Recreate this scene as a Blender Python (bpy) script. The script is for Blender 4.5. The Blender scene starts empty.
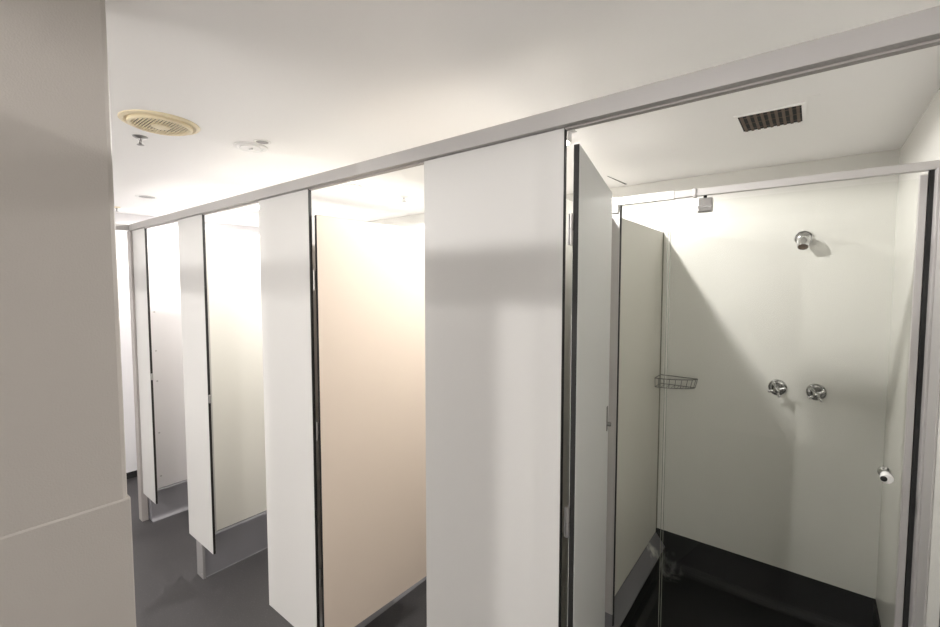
import bpy, bmesh, math, random
from mathutils import Vector, Matrix
random.seed(4)
C = bpy.context.scene.collection
PI = math.pi

# ------------------------------------------------------------------ materials
def mat(name, col, rough=.5, metal=0., bump=0., bscale=200., var=0., vscale=3., spec=.5, coat=0.):
    m = bpy.data.materials.new(name); m.use_nodes = True
    nt = m.node_tree; b = nt.nodes['Principled BSDF']
    b.inputs['Base Color'].default_value = (*col, 1)
    b.inputs['Roughness'].default_value = rough
    b.inputs['Metallic'].default_value = metal
    b.inputs['Specular IOR Level'].default_value = spec
    b.inputs['Coat Weight'].default_value = coat
    tc = nt.nodes.new('ShaderNodeTexCoord')
    if bump:
        n = nt.nodes.new('ShaderNodeTexNoise'); n.inputs['Scale'].default_value = bscale
        n.inputs['Detail'].default_value = 3
        bp = nt.nodes.new('ShaderNodeBump'); bp.inputs['Strength'].default_value = bump
        bp.inputs['Distance'].default_value = .002
        nt.links.new(tc.outputs['Object'], n.inputs['Vector'])
        nt.links.new(n.outputs['Fac'], bp.inputs['Height'])
        nt.links.new(bp.outputs['Normal'], b.inputs['Normal'])
    if var:
        n = nt.nodes.new('ShaderNodeTexNoise'); n.inputs['Scale'].default_value = vscale
        n.inputs['Detail'].default_value = 5
        mx = nt.nodes.new('ShaderNodeMix'); mx.data_type = 'RGBA'
        mx.inputs['A'].default_value = (*[c*(1-var) for c in col], 1)
        mx.inputs['B'].default_value = (*[min(1, c*(1+var)) for c in col], 1)
        nt.links.new(tc.outputs['Object'], n.inputs['Vector'])
        nt.links.new(n.outputs['Fac'], mx.inputs['Factor'])
        nt.links.new(mx.outputs['Result'], b.inputs['Base Color'])
    return m

M = {}
M['ceiling'] = mat('ceiling_paint', (.95, .935, .92), .55, bump=.15, bscale=90, var=.012, vscale=1.5)
M['shower_wall'] = mat('shower_wall_paint', (.75, .742, .70), .26, bump=.35, bscale=150, var=.02, vscale=2.)
M['end_wall'] = mat('end_wall_paint', (.82, .81, .82), .5, bump=.2, bscale=60)
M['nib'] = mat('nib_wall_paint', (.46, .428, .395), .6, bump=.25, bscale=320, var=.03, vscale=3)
M['room'] = mat('room_wall_paint', (.86, .84, .82), .6, bump=.2, bscale=120)
M['panel'] = mat('white_laminate', (.575, .566, .55), .42, bump=.12, bscale=260, var=.008, vscale=6)
M['door_peach'] = mat('cream_laminate', (.67, .575, .49), .5, bump=.08, bscale=200, var=.012, vscale=4)
M['door_grey'] = mat('grey_white_laminate', (.64, .645, .63), .42, bump=.08, bscale=200)
M['cream'] = mat('ivory_laminate', (.72, .70, .64), .45, bump=.1, bscale=200, var=.01)
M['lilac'] = mat('cool_white_laminate', (.64, .62, .63), .45, bump=.1, bscale=200, var=.01)
M['core'] = mat('black_laminate_core', (.006, .0055, .005), .6)
M['alu'] = mat('satin_aluminium', (.50, .485, .475), .42, .35, bump=.05, bscale=300)
M['header'] = mat('grey_powder_coat', (.42, .405, .395), .5, .1, bump=.05, bscale=300)
M['white_metal'] = mat('white_powder_coat', (.78, .77, .75), .4)
M['post'] = mat('grey_post_coat', (.36, .335, .32), .5, .1)
M['chrome'] = mat('chrome', (.62, .62, .62), .14, 1.)
M['steel'] = mat('brushed_steel', (.42, .41, .40), .35, .9)
M['dark'] = mat('dark_slot', (.01, .01, .01), .8)
M['rubber'] = mat('black_rubber', (.012, .012, .012), .6)
M['yellow'] = mat('yellowed_plastic', (.86, .75, .53), .5, var=.06, vscale=8)
M['white_plastic'] = mat('white_plastic', (.80, .79, .77), .4)
M['rust'] = mat('dusty_brown_grille', (.13, .095, .07), .8, var=.45, vscale=40)
M['throat'] = mat('dark_brown_throat', (.04, .03, .02), .8)
M['lens_grey'] = mat('grey_lens', (.22, .21, .20), .5)
M['tap_chrome'] = mat('dark_reflection_chrome', (.40, .40, .39), .16, 1.)  # darkened base colour stands in for dark surroundings reflected in the taps
M['wire'] = mat('dull_chrome_wire', (.22, .22, .21), .3, .9)
M['channel'] = mat('dull_grey_channel', (.45, .44, .41), .5)
M['kerb'] = mat('grey_vinyl', (.19, .185, .20), .45, bump=.1, bscale=200, var=.12, vscale=5)
M['kerb_end'] = mat('pale_grey_cap', (.25, .24, .24), .5)

def floor_mat(name, base, spot, rough):
    m = mat(name, base, rough, bump=.15, bscale=250)
    nt = m.node_tree; b = nt.nodes['Principled BSDF']
    tc = nt.nodes.new('ShaderNodeTexCoord')
    n1 = nt.nodes.new('ShaderNodeTexNoise'); n1.inputs['Scale'].default_value = 2.2; n1.inputs['Detail'].default_value = 6
    n2 = nt.nodes.new('ShaderNodeTexNoise'); n2.inputs['Scale'].default_value = 140; n2.inputs['Detail'].default_value = 2
    r2 = nt.nodes.new('ShaderNodeValToRGB'); r2.color_ramp.elements[0].position = .60; r2.color_ramp.elements[1].position = .78
    mx = nt.nodes.new('ShaderNodeMix'); mx.data_type = 'RGBA'
    mx.inputs['A'].default_value = (*[c*.72 for c in base], 1); mx.inputs['B'].default_value = (*[c*1.28 for c in base], 1)
    m2 = nt.nodes.new('ShaderNodeMix'); m2.data_type = 'RGBA'; m2.inputs['B'].default_value = (*spot, 1)
    for n in (n1, n2): nt.links.new(tc.outputs['Object'], n.inputs['Vector'])
    nt.links.new(n1.outputs['Fac'], mx.inputs['Factor']); nt.links.new(n2.outputs['Fac'], r2.inputs['Fac'])
    nt.links.new(mx.outputs['Result'], m2.inputs['A']); nt.links.new(r2.outputs['Color'], m2.inputs['Factor'])
    nt.links.new(m2.outputs['Result'], b.inputs['Base Color'])
    return m
M['floor'] = floor_mat('dark_grey_vinyl', (.048, .045, .047), (.10, .094, .098), .48)
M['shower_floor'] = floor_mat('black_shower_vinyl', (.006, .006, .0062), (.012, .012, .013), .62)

def residue(m, centre, rad, col, thr):
    nt = m.node_tree; b = nt.nodes['Principled BSDF']
    src = b.inputs['Base Color'].links[0].from_socket
    g = nt.nodes.new('ShaderNodeNewGeometry'); d = nt.nodes.new('ShaderNodeVectorMath'); d.operation = 'DISTANCE'
    d.inputs[1].default_value = centre
    mr = nt.nodes.new('ShaderNodeMapRange'); mr.inputs['From Min'].default_value = rad; mr.inputs['From Max'].default_value = 0
    n = nt.nodes.new('ShaderNodeTexNoise'); n.inputs['Scale'].default_value = 26; n.inputs['Detail'].default_value = 8
    mu = nt.nodes.new('ShaderNodeMath'); mu.operation = 'MULTIPLY'
    rp = nt.nodes.new('ShaderNodeValToRGB'); rp.color_ramp.elements[0].position = thr; rp.color_ramp.elements[1].position = thr+.2
    mx = nt.nodes.new('ShaderNodeMix'); mx.data_type = 'RGBA'; mx.inputs['B'].default_value = (*col, 1)
    L = nt.links.new
    L(g.outputs['Position'], d.inputs[0]); L(d.outputs['Value'], mr.inputs['Value']); L(g.outputs['Position'], n.inputs['Vector'])
    L(mr.outputs[0], mu.inputs[0]); L(n.outputs['Fac'], mu.inputs[1]); L(mu.outputs[0], rp.inputs['Fac'])
    L(rp.outputs['Color'], mx.inputs['Factor']); L(src, mx.inputs['A']); L(mx.outputs['Result'], b.inputs['Base Color'])
residue(M['shower_floor'], (-.60, 2.66, .05), .16, (.16, .16, .155), .24)
residue(M['kerb'], (-.68, 2.58, .16), .12, (.62, .61, .58), .26)
def glass_mat():
    m = bpy.data.materials.new('clear_glass'); m.use_nodes = True
    nt = m.node_tree; nt.nodes.clear()
    o = nt.nodes.new('ShaderNodeOutputMaterial'); mx = nt.nodes.new('ShaderNodeMixShader')
    t = nt.nodes.new('ShaderNodeBsdfTransparent'); g = nt.nodes.new('ShaderNodeBsdfGlossy')
    f = nt.nodes.new('ShaderNodeFresnel'); f.inputs['IOR'].default_value = 1.38
    t.inputs['Color'].default_value = (.97, .975, .965, 1)
    g.inputs['Roughness'].default_value = .02
    ge = nt.nodes.new('ShaderNodeNewGeometry'); iv = nt.nodes.new('ShaderNodeMath'); iv.operation = 'SUBTRACT'; iv.inputs[0].default_value = 1
    ml = nt.nodes.new('ShaderNodeMath'); ml.operation = 'MULTIPLY'
    nt.links.new(ge.outputs['Backfacing'], iv.inputs[1]); nt.links.new(iv.outputs[0], ml.inputs[0]); nt.links.new(f.outputs[0], ml.inputs[1])
    nt.links.new(ml.outputs[0], mx.inputs[0]); nt.links.new(t.outputs[0], mx.inputs[1])
    nt.links.new(g.outputs[0], mx.inputs[2]); nt.links.new(mx.outputs[0], o.inputs['Surface'])
    return m
M['glass'] = glass_mat()
M['glass_edge'] = mat('glass_edge_green', (.36, .37, .32), .2)
M['sealant'] = mat('grey_green_sealant', (.24, .24, .19), .5)

def emit(name, col, s):
    m = bpy.data.materials.new(name); m.use_nodes = True
    b = m.node_tree.nodes['Principled BSDF']
    b.inputs['Base Color'].default_value = (*col, 1)
    b.inputs['Emission Color'].default_value = (*col, 1); b.inputs['Emission Strength'].default_value = s
    return m
M['lamp'] = emit('lit_lamp_lens', (1, .97, .93), 60)

M['fill_light'] = emit('fill_glow', (1., .972, .935), 4.2)  # glow of the added fill panes, left and right
M['fill_light_side'] = emit('fill_glow_side', (1., .972, .935), 4.6)
# ------------------------------------------------------------------ mesh helpers
def bx(bm, x0, x1, y0, y1, z0, z1):
    vs = [bm.verts.new((x, y, z)) for x in (x0, x1) for y in (y0, y1) for z in (z0, z1)]
    for f in ((0,1,3,2), (4,6,7,5), (0,4,5,1), (2,3,7,6), (0,2,6,4), (1,5,7,3)):
        bm.faces.new([vs[i] for i in f])
def basis(d):
    d = Vector(d).normalized(); a = Vector((0,0,1)) if abs(d.z) < .9 else Vector((1,0,0))
    u = d.cross(a).normalized(); return d, u, d.cross(u).normalized()
def lathe(bm, origin, axis, prof, seg=32, cap=True):
    # prof: list of (distance along axis, radius)
    d, u, v = basis(axis); o = Vector(origin); rings = []
    for t, r in prof:
        rings.append([bm.verts.new(o + d*t + (u*math.cos(2*PI*k/seg) + v*math.sin(2*PI*k/seg))*max(r, 1e-5)) for k in range(seg)])
    for a, b in zip(rings, rings[1:]):
        for k in range(seg):
            bm.faces.new((a[k], a[(k+1) % seg], b[(k+1) % seg], b[k]))
    if cap:
        bm.faces.new(rings[0][::-1]); bm.faces.new(rings[-1])
def tube(bm, pts, r, seg=8, closed=False):
    pts = [Vector(p) for p in pts]; n = len(pts); rings = []
    for i, p in enumerate(pts):
        if closed: t = pts[(i+1) % n] - pts[i-1]
        else: t = pts[min(i+1, n-1)] - pts[max(i-1, 0)]
        d, u, v = basis(t)
        rr = r[i] if isinstance(r, (list, tuple)) else r
        rings.append([bm.verts.new(p + (u*math.cos(2*PI*k/seg) + v*math.sin(2*PI*k/seg))*rr) for k in range(seg)])
    pairs = list(zip(rings, rings[1:])) + ([(rings[-1], rings[0])] if closed else [])
    for a, b in pairs:
        for k in range(seg):
            bm.faces.new((a[k], a[(k+1) % seg], b[(k+1) % seg], b[k]))
    if not closed:
        bm.faces.new(rings[0][::-1]); bm.faces.new(rings[-1])
def prism(bm, prof, y0, y1, axis='y'):
    # prof in (x,z) swept along y, or (y,z) swept along x
    def P(a, b, t): return (a, t, b) if axis == 'y' else (t, a, b)
    A = [bm.verts.new(P(a, b, y0)) for a, b in prof]; B = [bm.verts.new(P(a, b, y1)) for a, b in prof]
    n = len(prof)
    for k in range(n): bm.faces.new((A[k], A[(k+1) % n], B[(k+1) % n], B[k]))
    bm.faces.new(A[::-1]); bm.faces.new(B)

def obj(name, bm, m, parent=None, bevel=0., smooth=False, seg=2):
    bmesh.ops.recalc_face_normals(bm, faces=bm.faces)
    if bevel:
        bmesh.ops.bevel(bm, geom=[e for e in bm.edges if e.is_manifold and e.calc_face_angle(0) > .6], offset=bevel, segments=seg, affect='EDGES', profile=.5)
    me = bpy.data.meshes.new(name)
    if parent is not None:
        bmesh.ops.transform(bm, matrix=Matrix.Translation(-Vector(parent['_o'])), verts=bm.verts)
    bm.to_mesh(me); bm.free(); me.materials.append(M[m])
    if smooth:
        for p in me.polygons: p.use_smooth = True
        me.set_sharp_from_angle(angle=math.radians(35))
    o = bpy.data.objects.new(name, me); C.objects.link(o)
    if parent is not None: o.parent = parent if 'Empty' else parent
    return o
def box(name, b, m, parent=None, bevel=0.):
    bm = bmesh.new(); bx(bm, *b); return obj(name, bm, m, parent, bevel)
def tag(o, label, cat, group=None):
    o['label'] = label; o['category'] = cat
    if group: o['group'] = group
    return o
def thing(name, label, cat, loc, group=None):
    o = bpy.data.objects.new(name, None); C.objects.link(o)
    o.location = loc; o.empty_display_size = .05
    o['_o'] = tuple(loc)
    return tag(o, label, cat, group)
def child_of(o):            # a mesh part that gets sub-parts: same world offset as its parent
    o['_o'] = tuple(o.parent['_o']); return o
def struct(name, bm_or_box, m, bevel=0.):
    if isinstance(bm_or_box, tuple): o = box(name, bm_or_box, m, None, bevel)
    else: o = obj(name, bm_or_box, m, None, bevel)
    o['kind'] = 'structure'; return o

# ------------------------------------------------------------------ dimensions (metres)
CEIL = 2.30
YP = .963            # front plane of the cubicle fronts
HB, HT = 2.067, 2.107 # header rail bottom / top
BACK = 2.74
RX = .288            # face of the shower's right wall
PT = .013            # board thickness
PXS = -.70           # right face of the shower's left partition

# ------------------------------------------------------------------ room shell
struct('floor', (-4.75, 1.7, -2.1, BACK+.1, -.1, 0), 'floor')
struct('floor_shower', (PXS-.005, RX+.01, 1.0, BACK+.01, .0005, .004), 'shower_floor')
struct('ceiling', (-4.75, 1.7, -2.1, BACK+.1, CEIL, CEIL+.1), 'ceiling')
struct('wall_back', (-4.75, 1.7, BACK, BACK+.1, 0, CEIL), 'shower_wall')
struct('wall_right', (RX, RX+.09, YP+PT+.0012, BACK, 0, CEIL), 'shower_wall')
bm = bmesh.new()
zs = [0, .12, .36, .60, .84, 1.08, 1.32, 1.56, 1.80, 2.04, 2.30]
for a, b in zip(zs, zs[1:]): bx(bm, -4.75, -4.65, -2.1, BACK, a+.0015 if a else 0, b-.0015 if b < 2.3 else b)
bx(bm, -4.75, -4.6535, -2.1, BACK, 0, CEIL)
struct('wall_end', bm, 'end_wall')
struct('baseboard_end', (-4.65, -4.642, -2.1, BACK, 0, .055), 'rubber')
struct('wall_front', (-4.75, 1.7, -2.1, -2.0, 0, CEIL), 'room')
struct('wall_far_right', (1.6, 1.7, -2.0, BACK, 0, CEIL), 'room')
# added fill light: glowing panes framed as windows, behind the viewpoint
def fill_window(name, wx0, wx1, wz0, wz1, m):
    o = ((wx0+wx1)/2, -2.0, wz0)
    t = bpy.data.objects.new(name, None); C.objects.link(t); t['kind'] = 'structure'; t.location = o; t['_o'] = o
    bm = bmesh.new()
    for b in ((wx0-.05, wx1+.05, wz0-.05, wz0), (wx0-.05, wx1+.05, wz1, wz1+.05), (wx0-.05, wx0, wz0, wz1), (wx1, wx1+.05, wz0, wz1), ((wx0+wx1)/2-.02, (wx0+wx1)/2+.02, wz0, wz1)):
        bx(bm, b[0], b[1], -2.0, -1.97, b[2], b[3])
    obj('fill_pane_frame', bm, 'white_metal', t)
    box('fill_pane', (wx0, wx1, -1.999, -1.99, wz0, wz1), m, t)
fill_window('fill_window_1', -2.5, -1.05, 1.00, 1.72, 'fill_light')
fill_window('fill_window_2', .50, 1.50, 1.00, 1.72, 'fill_light_side')
# nib wall close on the left: smooth upper plaster, slightly thicker lower lining
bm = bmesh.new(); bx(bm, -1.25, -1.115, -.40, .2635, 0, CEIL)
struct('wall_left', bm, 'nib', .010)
bm = bmesh.new()
prism(bm, [(-1.253, 0), (-1.1125, 0), (-1.1125, 1.249), (-1.115, 1.254), (-1.25, 1.254), (-1.253, 1.249)], -.40, .2665)
struct('trim_1', bm, 'nib', .003)
# vinyl coved up the shower's back and right walls
bm = bmesh.new()
cz = .215
def cove(px, s): # profile from wall face px going s (+1/-1) into the room
    R = .05
    pr = [(px, 0), (px, cz), (px+s*.006, cz)]
    for k in range(7):
        a = PI/2*k/6
        pr.append((px+s*(.006+R*(1-math.cos(a))), .004+R*(1-math.sin(a))))
    return pr
prism(bm, cove(BACK, -1), PXS-.06, RX, 'x')
struct('baseboard_back', bm, 'shower_floor')
bm = bmesh.new(); prism(bm, cove(RX, -1), 1.94, BACK-.005)
struct('baseboard_right', bm, 'shower_floor')

# ------------------------------------------------------------------ header rails and posts
def channel(name, b, m, parent, lip):
    bm = bmesh.new(); bx(bm, *b); return obj(name, bm, m, parent, .0015)
t = thing('header_rail', 'long grey header rail running across the tops of all the cubicle fronts', 'rail', (-1.5, YP, HB))
box('rail_tube', (-3.76, .45, YP-.018, YP+.024, HB, HT), 'header', t, .0015)
box('base_lip', (-3.76, .45, YP+.002, YP+.018, HB-.004, HB), 'post', t)
t = thing('cross_rail', 'short grey header rail crossing the passage at its far end', 'rail', (-3.735, .4, HB))
box('rail_tube', (-3.76, -3.715, -.41, YP-.019, HB, HT), 'header', t, .0015)
t = thing('corner_post', 'grey square post at the far left end of the cubicle row', 'post', (-3.745, YP, 0))
box('post_tube', (-3.785, -3.715, YP-.014, YP+.024, 0, HB-.0005), 'post', t, .002)

# ------------------------------------------------------------------ laminate boards
def board(t, b, face, thin='y', core_name='core', face_name='face_sheet', two=('face_sheet', 'back_sheet')):
    x0, x1, y0, y1, z0, z1 = b; e = .0009; g = .0012
    box(core_name, b, 'core', t, .0008)
    if thin == 'y':
        box(two[0], (x0+g, x1-g, y0-e, y0+.0002, z0+g, z1-g), face, t)
        box(two[1], (x0+g, x1-g, y1-.0002, y1+e, z0+g, z1-g), face, t)
    else:
        box(two[0], (x1-.0002, x1+e, y0+g, y1-g, z0+g, z1-g), face, t)
        box(two[1], (x0-e, x0+.0002, y0+g, y1-g, z0+g, z1-g), face, t)

def pilaster(x0, x1, label, z0=.205, y=YP, ztop=HB-.0005, face='panel'):
    t = thing('cubicle_pilaster', label, 'panel', ((x0+x1)/2, y, z0), 'white pilaster panels of the cubicles')
    board(t, (x0, x1, y, y+PT, z0, ztop), face)
    return t
pA = pilaster(-3.714, -3.46, 'narrow white pilaster panel at the far end beside the grey corner post')
pB = pilaster(-2.88, -2.543, 'white pilaster panel third nearest, between the two far open cubicles', z0=.212)
pC = pilaster(-1.935, -1.545, 'white pilaster panel carrying the hinges of the cream open door', z0=.212)
pE = pilaster(-.927, -.470, 'widest white pilaster panel in the centre, beside the shower doorway')
pF = pilaster(.176, .60, 'white pilaster panel with black edge at the lower right, before the shower jamb')

def keeper(parent, x, z):
    bm = bmesh.new(); bx(bm, x, x+.012, YP+.001, YP+PT-.001, z-.022, z+.022)
    return obj('latch_keeper', bm, 'steel', parent, .002)
keeper(pB, -2.543, 1.08); keeper(pA, -3.46, 1.08)
bm = bmesh.new()
bx(bm, -.470, -.4675, YP+.0145, YP+.034, 2.040, 2.064); bx(bm, -.470, -.455, YP+.0145, YP+.034, 2.0615, 2.0640)
obj('corner_bracket', bm, 'white_metal', pE, .0006)

# partitions between cubicles
def partition(xr, label, z0=.19, z1=2.005, face='panel', y0=YP+.02, screws=False, strip=False):
    t = thing('cubicle_partition', label, 'partition', (xr, (y0+BACK)/2, z0), 'partition walls between the cubicles')
    board(t, (xr-.018, xr, y0, BACK-.001, z0, z1), face, 'x')
    if strip:
        box('edge_channel', (xr-.022, xr+.006, y0, y0+.072, z0, z1), 'channel', t, .001)
    if screws:
        for z in (.30, .62, 1.0, 1.22, 1.5, 1.82, 1.95):
            bm = bmesh.new(); lathe(bm, (xr+.0008, YP+.105, z), (1,0,0), [(0, .006), (.002, .006), (.003, .004)], 12)
            obj('screw', bm, 'steel', t)
    return t
partition(PXS, 'pale partition inside the shower, left of the glass screen', .192, 2.003, 'cream')
partition(-1.745, 'partition hidden behind the cream open door, seen through its hinge gap', .103, 2.0, 'panel')
partition(-2.735, 'ivory partition with grey front channel in the second cubicle from the far end', .235, 2.005, 'cream', strip=True)
partition(-3.70, 'cool white partition with a row of screws in the farthest cubicle', .212, 2.035, 'lilac', screws=True)

# vinyl-covered plinths under the partitions
def plinth(xr, label, z1, w0=.022, w1=.022, cap=True, y0=YP+.012, m='kerb', R=.03):
    t = thing('vinyl_plinth', label, 'plinth', (xr-.009, (y0+BACK)/2, 0), 'coved plinths under the partitions')
    L, Rr = xr-.018-w0, xr+w1
    prof = [(L-R, 0)]
    for k in range(1, 6):
        a = PI/2*k/6; prof.append((L-R*(1-math.sin(a)), R*(1-math.cos(a))))
    prof += [(L, R), (L, z1-.004), (L+.004, z1), (Rr-.004, z1), (Rr, z1-.004), (Rr, R)]
    for k in range(5, 0, -1):
        a = PI/2*k/6; prof.append((Rr+R*(1-math.sin(a)), R*(1-math.cos(a))))
    prof += [(Rr+R, 0)]
    bm = bmesh.new(); prism(bm, prof, y0+.004, BACK-.007)
    obj('vinyl_skin', bm, m, t)
    if cap:
        bm = bmesh.new(); bx(bm, L-.012, Rr+.012, y0-.010, y0+.004, 0, z1)
        obj('end_cap', bm, 'kerb_end', t, .002)
        for z in (.03, z1-.03):
            bm = bmesh.new(); lathe(bm, ((L+Rr)/2+.03, y0-.010, z), (0,-1,0), [(0, .0045), (.0015, .0045), (.0022, .003)], 10)
            obj('rivet', bm, 'steel', t)
    return t
t = thing('vinyl_plinth', 'dark grey sloping plinth along the left side of the shower floor', 'plinth', (PXS, (YP+BACK)/2, 0), 'coved plinths under the partitions')
bm = bmesh.new(); prism(bm, [(PXS-.045, 0), (PXS-.045, .185), (PXS-.02, .190), (PXS+.004, .190), (PXS+.055, .122), (PXS+.055, .115), (PXS+.045, 0)], YP+.016, BACK-.008)
obj('vinyl_skin', bm, 'kerb', t)
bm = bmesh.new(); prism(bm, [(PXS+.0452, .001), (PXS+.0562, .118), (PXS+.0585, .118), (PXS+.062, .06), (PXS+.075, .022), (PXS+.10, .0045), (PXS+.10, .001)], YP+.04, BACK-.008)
obj('shade_black_upstand', bm, 'shower_floor', t)  # near-black material puts the shade on the plinth's front face into its colour
plinth(-1.745, 'grey plinth with pale end cap below the cream open door', .102)
plinth(-2.735, 'grey plinth with pale end cap under the third nearest pilaster', .233, R=.003)
plinth(-3.70, 'grey plinth at the farthest cubicle, beside the grey corner post', .210, cap=False, y0=YP+.028)

# ------------------------------------------------------------------ cubicle doors
def hinge(parent, x, y, z, h=.075, r=.0055):
    bm = bmesh.new()
    lathe(bm, (x, y, z-h/2), (0,0,1), [(0, r), (h*.47, r), (h*.48, r*.8), (h*.52, r*.8), (h*.53, r), (h, r)], 16)
    bx(bm, x-.0075, x-.002, y-.002, y+.001, z-h/2, z+h/2)
    bx(bm, x-.0015, x+.0015, y+.004, y+.026, z-h/2, z+h/2)
    return obj('hinge', bm, 'steel', parent, smooth=True)
def door(name, label, hx, hy, length, z0, z1, face, rot, hz, cat='door'):
    t = thing(name, label, cat, (hx, hy, z0), 'open inward cubicle doors')
    board(t, (hx, hx+PT, hy, hy+length, z0, z1), face, 'x')
    for z in hz: hinge(t, hx-.0035, hy-.004, z)
    t.rotation_euler = (0, 0, math.radians(rot))
    return t
d3 = door('cubicle_door', 'cream cubicle door swung fully inward, left of the widest pilaster', -1.541, YP+.022, .585, .205, 1.968, 'door_peach', -2.2, (1.715, 1.11, .50))
d4 = door('cubicle_door', 'grey white shower cubicle door with thick black edge, swung inward past the glass screen', -.4555, YP+.020, .62, .205, 2.030, 'door_grey', 13.2, (1.83, 1.11, .42))
# privacy indicator near the free end of the shower cubicle door
hx, hy = -.4555, YP+.020
bm = bmesh.new(); bx(bm, hx+PT, hx+PT+.004, hy+.562, hy+.582, 1.165, 1.255)
obj('indicator_plate', bm, 'wire', d4, .002)
bm = bmesh.new(); lathe(bm, (hx+PT+.004, hy+.572, 1.19), (1,0,0), [(0, .008), (.010, .008), (.013, .006)], 16)
obj('turn_knob', bm, 'wire', d4, smooth=True)

# ------------------------------------------------------------------ opposite row (behind the photographer)
OY = -.40
t = thing('header_rail', 'grey header rail of the opposite cubicle row, behind the viewpoint', 'rail', (0, OY, HB))
box('rail_tube', (-1.11, 1.6, OY-.024, OY+.018, HB, HT), 'header', t, .0015)
t = thing('header_rail', 'grey header rail of the opposite cubicle row, beyond the near wall', 'rail', (-2.5, OY, HB))
box('rail_tube', (-3.76, -1.251, OY-.024, OY+.018, HB, HT), 'header', t, .0015)
pG = pilaster(-1.108, -.833, 'white pilaster panel of the opposite row, against the near left wall', y=OY-PT/2)
pH = pilaster(.62, 1.0, 'white pilaster panel on the right of the opposite row', y=OY-PT/2)

for p_, xs in ((pG, (-1.05, -.90)), (pH, (.69, .93))):
    for x in xs:
        bm = bmesh.new(); lathe(bm, (x, OY, 0), (0,0,1), [(0, .028), (.006, .028), (.010, .012), (.2045, .012)], 20)
        obj('pedestal_foot', bm, 'steel', p_, smooth=True)
# ------------------------------------------------------------------ shower screen
SY = 1.90
RZ0, RZ1 = 2.040, 2.066
t = thing('screen_rail', 'pale metal top rail of the glass shower screen, spanning wall to partition', 'rail', (-.2, SY, RZ0))
box('rail_bar', (-.445, RX-.002, SY-.012, SY+.012, RZ0, RZ1), 'alu', t, .001)
box('fixed_cover', (-.667, -.445, SY-.0135, SY+.0135, RZ0-.002, RZ1+.003), 'white_metal', t, .001)
box('end_block', (PXS+.0015, -.667, SY-.017, SY+.017, RZ0-.035, RZ1+.004), 'white_metal', t, .003)
box('pivot_collar', (-.376, -.366, SY-.0145, SY+.0145, RZ0-.004, RZ1+.004), 'alu', t, .001)
t = thing('fixed_screen', 'narrow fixed glass panel at the left of the shower screen', 'glass panel', (-.57, SY, .03))
bm = bmesh.new(); prism(bm, [(-.664, RZ0-.002), (-.664, .152), (-.640, .122), (-.637, .062), (-.6245, .0245), (-.599, .0065), (-.466, .0065), (-.466, RZ0-.002)], SY-.003, SY+.003)
obj('glass_pane', bm, 'glass', t)
box('glass_edge', (-.466, -.4648, SY-.003, SY+.003, .03, RZ0-.02), 'glass_edge', t)
box('wall_channel', (PXS+.0015, -.660, SY-.012, SY+.012, .205, RZ0-.036), 'alu', t, .001)
box('channel_gasket', (-.660, -.6565, SY-.006, SY+.006, .150, RZ0-.004), 'rubber', t)
t = thing('shower_glass_door', 'frameless clear glass shower door with top clamp and small round knob', 'glass door', (-.1, SY, .03))
box('glass_pane', (-.456, .2455, SY-.003, SY+.003, .03, RZ0-.022), 'glass', t)
box('glass_edge', (-.4572, -.456, SY-.003, SY+.003, .03, RZ0-.022), 'glass_edge', t)
cl = child_of(box('pivot_clamp', (-.362, -.308, SY-.012, SY+.012, 1.975, 2.030), 'steel', t, .006))
box('clamp_band', (-.360, -.310, SY-.0135, SY-.0115, 1.994, 2.000), 'chrome', cl)
bm = bmesh.new(); lathe(bm, (-.335, SY, 2.028), (0,0,1), [(0, .006), (.0115, .006)], 12)
obj('pivot_pin', bm, 'rubber', cl)
bm = bmesh.new()
lathe(bm, (.207, SY-.003, 1.088), (0,-1,0), [(0, .013), (.006, .013), (.010, .010), (.014, .010), (.019, .0155), (.032, .0165), (.036, .014), (.037, .008)], 28)
k = child_of(obj('knob', bm, 'white_plastic', t, smooth=True))
bm = bmesh.new()
lathe(bm, (.207, SY+.003, 1.088), (0,1,0), [(0, .014), (.006, .014), (.010, .011), (.018, .011), (.024, .017), (.036, .016), (.040, .010)], 28)
obj('inner_knob', bm, 'chrome', t, smooth=True)
bm = bmesh.new(); lathe(bm, (.199, SY-.040, 1.088), (0,-1,0), [(0, .0085), (.0025, .0085), (.0035, .006)], 18)
obj('finger_recess', bm, 'rubber', k, smooth=True)
box('door_stile', (.246, .263, SY-.010, SY+.010, .03, RZ0-.012), 'alu', t, .0015)
t = thing('screen_jamb', 'aluminium wall jamb with black seal at the right of the shower', 'jamb', (.27, SY, 0))
box('seal', (.2655, .2765, SY-.008, SY+.012, .05, RZ0-.001), 'rubber', t)
box('wall_channel', (.277, RX-.0005, SY-.050, SY+.012, .005, RZ0-.001), 'alu', t, .0015)
box('flat_cover', (.283, RX-.0005, SY-.17, SY-.052, .005, RZ1-.001), 'alu', t, .001)

struct('trim_2', (PXS+.001, PXS+.007, BACK-.006, BACK-.0005, .216, 2.003), 'sealant')
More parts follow.
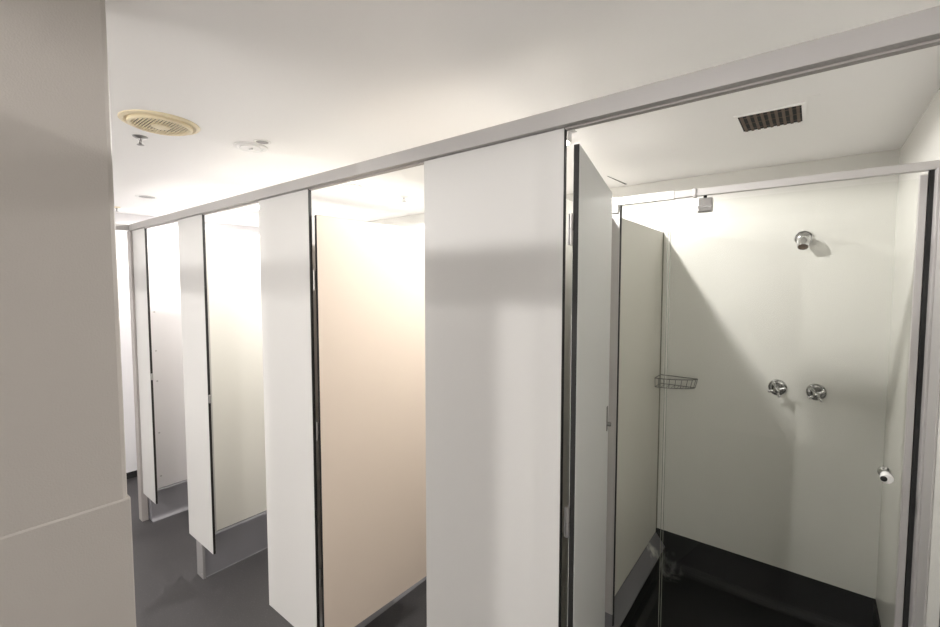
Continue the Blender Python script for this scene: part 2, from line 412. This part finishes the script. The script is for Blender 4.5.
# ------------------------------------------------------------------ shower fittings
def flange(bm, x, z, r, h=.012):
    lathe(bm, (x, BACK, z), (0,-1,0), [(0, r), (.004, r), (.009, r*.97), (.011, r*.90), (.008, r*.82), (.009, r*.6), (h, r*.42), (h+.004, r*.38)], 36)
t = thing('shower_rose', 'chrome shower head angled down, high on the shower back wall', 'shower head', (-.040, BACK, 1.925))
bm = bmesh.new(); flange(bm, -.040, 1.925, .038); fl = obj('flange', bm, 'chrome', t, smooth=True)
bm = bmesh.new()
tube(bm, [(-.040, BACK-.010, 1.925), (-.040, BACK-.035, 1.925), (-.040, BACK-.055, 1.919), (-.040, BACK-.07, 1.907)], [.013, .013, .015, .018], 20)
obj('arm', bm, 'chrome', t, smooth=True)
bm = bmesh.new()
dirn = (0, -.62, -.78)
lathe(bm, (-.040, BACK-.062, 1.916), dirn, [(0, .022), (.010, .026), (.036, .025), (.048, .0235), (.050, .022)], 28)
nz = child_of(obj('nozzle', bm, 'chrome', t, smooth=True))
d = Vector(dirn).normalized(); o_ = Vector((-.040, BACK-.062, 1.916)) + d*.050
bm = bmesh.new(); lathe(bm, o_, dirn, [(0, .020), (.0012, .019), (.002, .016)], 28)
obj('spray_plate', bm, 'rust', nz)
def tap(x, z, rot, label):
    t = thing('shower_tap', label, 'tap', (x, BACK, z), 'chrome cross-head shower taps')
    bm = bmesh.new(); flange(bm, x, z, .041, .020); obj('flange', bm, 'tap_chrome', t, smooth=True)
    bm = bmesh.new(); lathe(bm, (x, BACK-.018, z), (0,-1,0), [(0, .015), (.04, .012), (.044, .015), (.062, .015), (.067, .011), (.069, .005)], 24)
    hd = child_of(obj('spindle', bm, 'tap_chrome', t, smooth=True))
    for k in range(4):
        a = rot + k*PI/2; dd = Vector((math.cos(a), 0, math.sin(a)))
        bm = bmesh.new()
        lathe(bm, Vector((x, BACK-.071, z)) + dd*.010, dd, [(0, .006), (.006, .0055), (.020, .0065), (.026, .0065), (.029, .004)], 14)
        obj('spoke', bm, 'chrome', hd, smooth=True)
tap(-.122, 1.166, .35, 'left of the two chrome cross-handle taps on the shower wall')
tap(.035, 1.166, .62, 'right of the two chrome cross-handle taps on the shower wall')

# wire corner basket
t = thing('soap_basket', 'chrome wire corner soap basket on the shower wall', 'basket', (-.69, BACK, 1.11))
ca, ax, bb = Vector((-.693, BACK-.006, 0)), Vector((-.693, BACK-.125, 0)), Vector((-.493, BACK-.010, 0))
def rim(z, s=1.0, n=9):
    A, B, K = ax, bb, ca
    pts = [K + (A-K)*s*0.02, K + (A-K)*s]
    c1 = A + Vector((.055, -.022, 0)); c2 = B + Vector((.0, -.055, 0))
    for i in range(1, n):
        u = i/n
        p = A*(1-u)**3 + c1*3*u*(1-u)**2 + c2*3*u*u*(1-u) + B*u**3
        pts.append(K + (p-K)*s)
    pts.append(K + (B-K)*s)
    return [Vector((p.x, p.y, z)) for p in pts]
top, mid, bot = rim(1.160), rim(1.132, .97), rim(1.108, .94)
bm = bmesh.new(); tube(bm, top, .0028, 8, True); obj('top_rim', bm, 'wire', t, smooth=True)
bm = bmesh.new(); tube(bm, bot, .0022, 8, True); obj('bottom_rim', bm, 'wire', t, smooth=True)
for i in range(1, len(top)):
    bm = bmesh.new(); tube(bm, [top[i], bot[i]], .0017, 6); obj('upright_wire', bm, 'wire', t, smooth=True)
for i in range(1, 7):
    u = i/7; p = Vector((-.69 + .18*u, BACK-.006, 1.107)); q = None
    # floor wires run from the wall to the curved front
    best = min(bot[2:], key=lambda v: abs(v.x-p.x))
    bm = bmesh.new(); tube(bm, [p, (p.x, best.y, 1.107)], .0015, 6); obj('floor_wire', bm, 'wire', t, smooth=True)

# ------------------------------------------------------------------ ceiling fittings
def ring_prof(bm, c, prof, seg=48):
    lathe(bm, c, (0,0,-1), prof, seg, False)
vx, vy = -1.937, .603
t = thing('exhaust_vent', 'yellowed round exhaust vent in the passage ceiling', 'vent', (vx, vy, CEIL))
bm = bmesh.new(); ring_prof(bm, (vx, vy, CEIL), [(0, .126), (.003, .126), (.006, .121), (.008, .113), (.003, .106), (.002, .098)])
obj('outer_flange', bm, 'yellow', t, smooth=True)
bm = bmesh.new(); ring_prof(bm, (vx, vy, CEIL), [(.001, .100), (.008, .102), (.014, .101), (.017, .095), (.016, .090), (.010, .087), (.004, .087)])
obj('inner_ring', bm, 'yellow', t, smooth=True)
bm = bmesh.new(); lathe(bm, (vx, vy, CEIL), (0,0,-1), [(.0005, .099), (.0015, .099)], 40); obj('dark_throat', bm, 'throat', t)
for i in range(-8, 9):
    y = i*.0102; w = math.sqrt(max(.088**2-y*y, 0))
    bm = bmesh.new(); bx(bm, vx-w, vx+w, vy+y-.0017, vy+y+.0017, CEIL-.0145, CEIL-.0095)
    obj('slat', bm, 'yellow', t)
bm = bmesh.new(); lathe(bm, (vx, vy, CEIL-.009), (0,0,-1), [(0, .030), (.007, .030), (.009, .026)], 28); obj('centre_boss', bm, 'yellow', t, smooth=True)

def sprinkler(x, y, label, rose='steel', s=.72):
    t = thing('fire_sprinkler', label, 'sprinkler', (x, y, CEIL), 'ceiling sprinkler heads')
    bm = bmesh.new(); lathe(bm, (x, y, CEIL), (0,0,-1), [(0, .036*s), (.003, .036*s), (.007, .026*s), (.009, .014*s)], 28); obj('escutcheon', bm, rose, t, smooth=True)
    bm = bmesh.new(); lathe(bm, (x, y, CEIL-.008), (0,0,-1), [(0, .010*s), (.010*s, .009*s), (.014*s, .006*s)], 18); obj('body', bm, 'steel', t, smooth=True)
    for sg in (-1, 1):
        bm = bmesh.new(); tube(bm, [(x+sg*.006*s, y, CEIL-.008-.008*s), (x+sg*.014*s, y, CEIL-.008-.018*s), (x+sg*.011*s, y, CEIL-.008-.028*s), (x, y, CEIL-.008-.034*s)], .0025, 8); obj('yoke_arm', bm, 'steel', t, smooth=True)
    bm = bmesh.new(); lathe(bm, (x, y, CEIL-.008-.034*s), (0,0,-1), [(0, .017*s), (.002, .018*s), (.003, .015*s)], 24); obj('deflector', bm, 'steel', t, smooth=True)
sprinkler(-2.18, .605, 'steel sprinkler head hanging beside the yellowed round vent')
sprinkler(-2.232, 2.119, 'small sprinkler head on the ceiling above the cream open door', 'white_plastic')
sprinkler(-4.30, 1.02, 'yellowed sprinkler head at the far end of the passage ceiling', 'yellow')

cx, cy = -1.955, .945
t = thing('access_plate', 'round white cover plate on the passage ceiling', 'cover plate', (cx, cy, CEIL))
bm = bmesh.new(); lathe(bm, (cx, cy, CEIL), (0,0,-1), [(0, .068), (.004, .068), (.007, .063), (.007, .050), (.005, .048), (.005, .042), (.008, .040), (.009, .025)], 44); obj('disc', bm, 'white_plastic', t, smooth=True)
bm = bmesh.new(); bx(bm, cx-.012, cx+.012, cy-.004, cy+.004, CEIL-.014, CEIL-.010); obj('latch', bm, 'alu', t, .001)

def unlit(x, y, r, label):
    t = thing('recessed_downlight', label, 'downlight', (x, y, CEIL), 'unlit recessed downlights')
    bm = bmesh.new(); ring_prof(bm, (x, y, CEIL), [(0, r*1.5), (.0015, r*1.5), (.0025, r*1.3), (.002, r*1.05), (.0005, r)], 36); obj('trim_ring', bm, 'white_plastic', t, smooth=True)
    bm = bmesh.new(); lathe(bm, (x, y, CEIL), (0,0,-1), [(.0003, r*1.06), (.0022, r*1.04)], 30); obj('grey_lens', bm, 'lens_grey', t)
unlit(-1.852, .944, .0235, 'small unlit round downlight touching the white cover plate')
unlit(-3.64, 1.035, .045, 'small unlit round downlight near the far end of the passage')

def lamp(x, y, label, watts, col=(1, .972, .945), vis=True):
    t = thing('stall_downlight', label, 'downlight', (x, y, CEIL), 'lit ceiling downlights')
    r = .042
    bm = bmesh.new(); ring_prof(bm, (x, y, CEIL), [(0, .055), (.004, .055), (.007, .050), (.009, .046), (.006, r)], 32); obj('trim_ring', bm, 'white_plastic', t, smooth=True)
    bm = bmesh.new(); lathe(bm, (x, y, CEIL), (0,0,-1), [(.001, r), (.010, r*.95), (.016, r*.7), (.018, r*.3)], 28); obj('lens', bm, 'lamp', t, smooth=True)
    L = bpy.data.lights.new('downlight_bulb', 'SPOT'); L.energy = watts; L.color = col; L.shadow_soft_size = .016
    L.spot_size = math.radians(178); L.spot_blend = .12
    o = bpy.data.objects.new('downlight_bulb', L); C.objects.link(o); o.parent = t; o.location = (0, 0, -.030)
W = 25.5
lamp(-.865, 1.715, 'lit downlight above the cubicle with the cream door, hidden behind the widest pilaster', W*.88)
lamp(-2.245, 1.70, 'lit downlight glowing below the header rail above the cream door', W)
lamp(-3.38, 1.70, 'lit downlight above the second cubicle from the far end', W)
lamp(-4.23, 1.72, 'farthest lit downlight, glowing at the header rail by the grey corner post', W*.6)
lamp(-.92, -1.09, 'lit downlight over the opposite cubicle behind the near wall', W)
lamp(-2.6, -1.09, 'lit downlight over the opposite cubicles beyond the near wall', W*.6)
lamp(-3.8, -1.09, 'lit downlight over the opposite cubicles at the far end', W*.5)

# shower ceiling grille
gx0, gx1, gy0, gy1 = -.232, -.048, 1.858, 2.050
t = thing('ceiling_grille', 'rectangular dusty brown vent grille in the shower ceiling', 'vent', ((gx0+gx1)/2, (gy0+gy1)/2, CEIL))
bm = bmesh.new()
for b in ((gx0-.012, gx0, gy0-.012, gy1+.012), (gx1, gx1+.012, gy0-.012, gy1+.012), (gx0, gx1, gy0-.012, gy0), (gx0, gx1, gy1, gy1+.012)):
    bx(bm, *b, CEIL-.004, CEIL)
obj('frame', bm, 'ceiling', t)
box('dark_throat', (gx0, gx1, gy0, gy1, CEIL-.0015, CEIL-.0005), 'dark', t)
n = 9
for i in range(n):
    x = gx0 + (i+.5)*(gx1-gx0)/n
    bm = bmesh.new(); bx(bm, x-.0045, x+.0045, gy0, gy1, CEIL-.0042, CEIL-.0018); obj('blade', bm, 'rust', t)
for y in (gy0+.03, (gy0+gy1)/2, gy1-.03):
    bm = bmesh.new(); bx(bm, gx0, gx1, y-.0015, y+.0015, CEIL-.0030, CEIL-.0020); obj('cross_bar', bm, 'rust', t)
tag(box('ceiling_patch', (-.030, .0, 1.80, 1.98, CEIL-.0012, CEIL), 'ceiling', None, .0004), 'thin white patch on the shower ceiling right of the brown grille', 'patch')
bm = bmesh.new()
vs = [(-.920, 2.42), (-.917, 2.42), (-.897, 2.685), (-.909, 2.685)]
prof = [bm.verts.new((x, y, CEIL-.0015)) for x, y in vs] ; prof2 = [bm.verts.new((x, y, CEIL)) for x, y in vs]
bm.faces.new(prof); bm.faces.new(prof2[::-1])
for k in range(4): bm.faces.new((prof[k], prof[(k+1) % 4], prof2[(k+1) % 4], prof2[k]))
tag(obj('ceiling_crack', bm, 'dark'), 'thin dark open crack in the ceiling above the shower door', 'crack')

# ------------------------------------------------------------------ camera
cam = bpy.data.cameras.new('camera'); co = bpy.data.objects.new('camera', cam); C.objects.link(co)
co.location = (0, 0, 1.70); co.rotation_euler = (math.radians(90-3.2), 0, math.radians(38))
cam.sensor_width = 36; cam.lens = 437/940*36
cam.shift_y = -(313.5-308.3)/940
cam.clip_start = .02
bpy.context.scene.camera = co
w = bpy.data.worlds.new('world'); bpy.context.scene.world = w; w.use_nodes = True
w.node_tree.nodes['Background'].inputs[0].default_value = (.9, .95, 1, 1)
w.node_tree.nodes['Background'].inputs[1].default_value = 0.0
vs = bpy.context.scene.view_settings
vs.view_transform = 'Standard'; vs.look = 'None'; vs.exposure = 1.25; vs.gamma = 1; vs.use_curve_mapping = False
for o in bpy.data.objects:
    if '_o' in o: del o['_o']
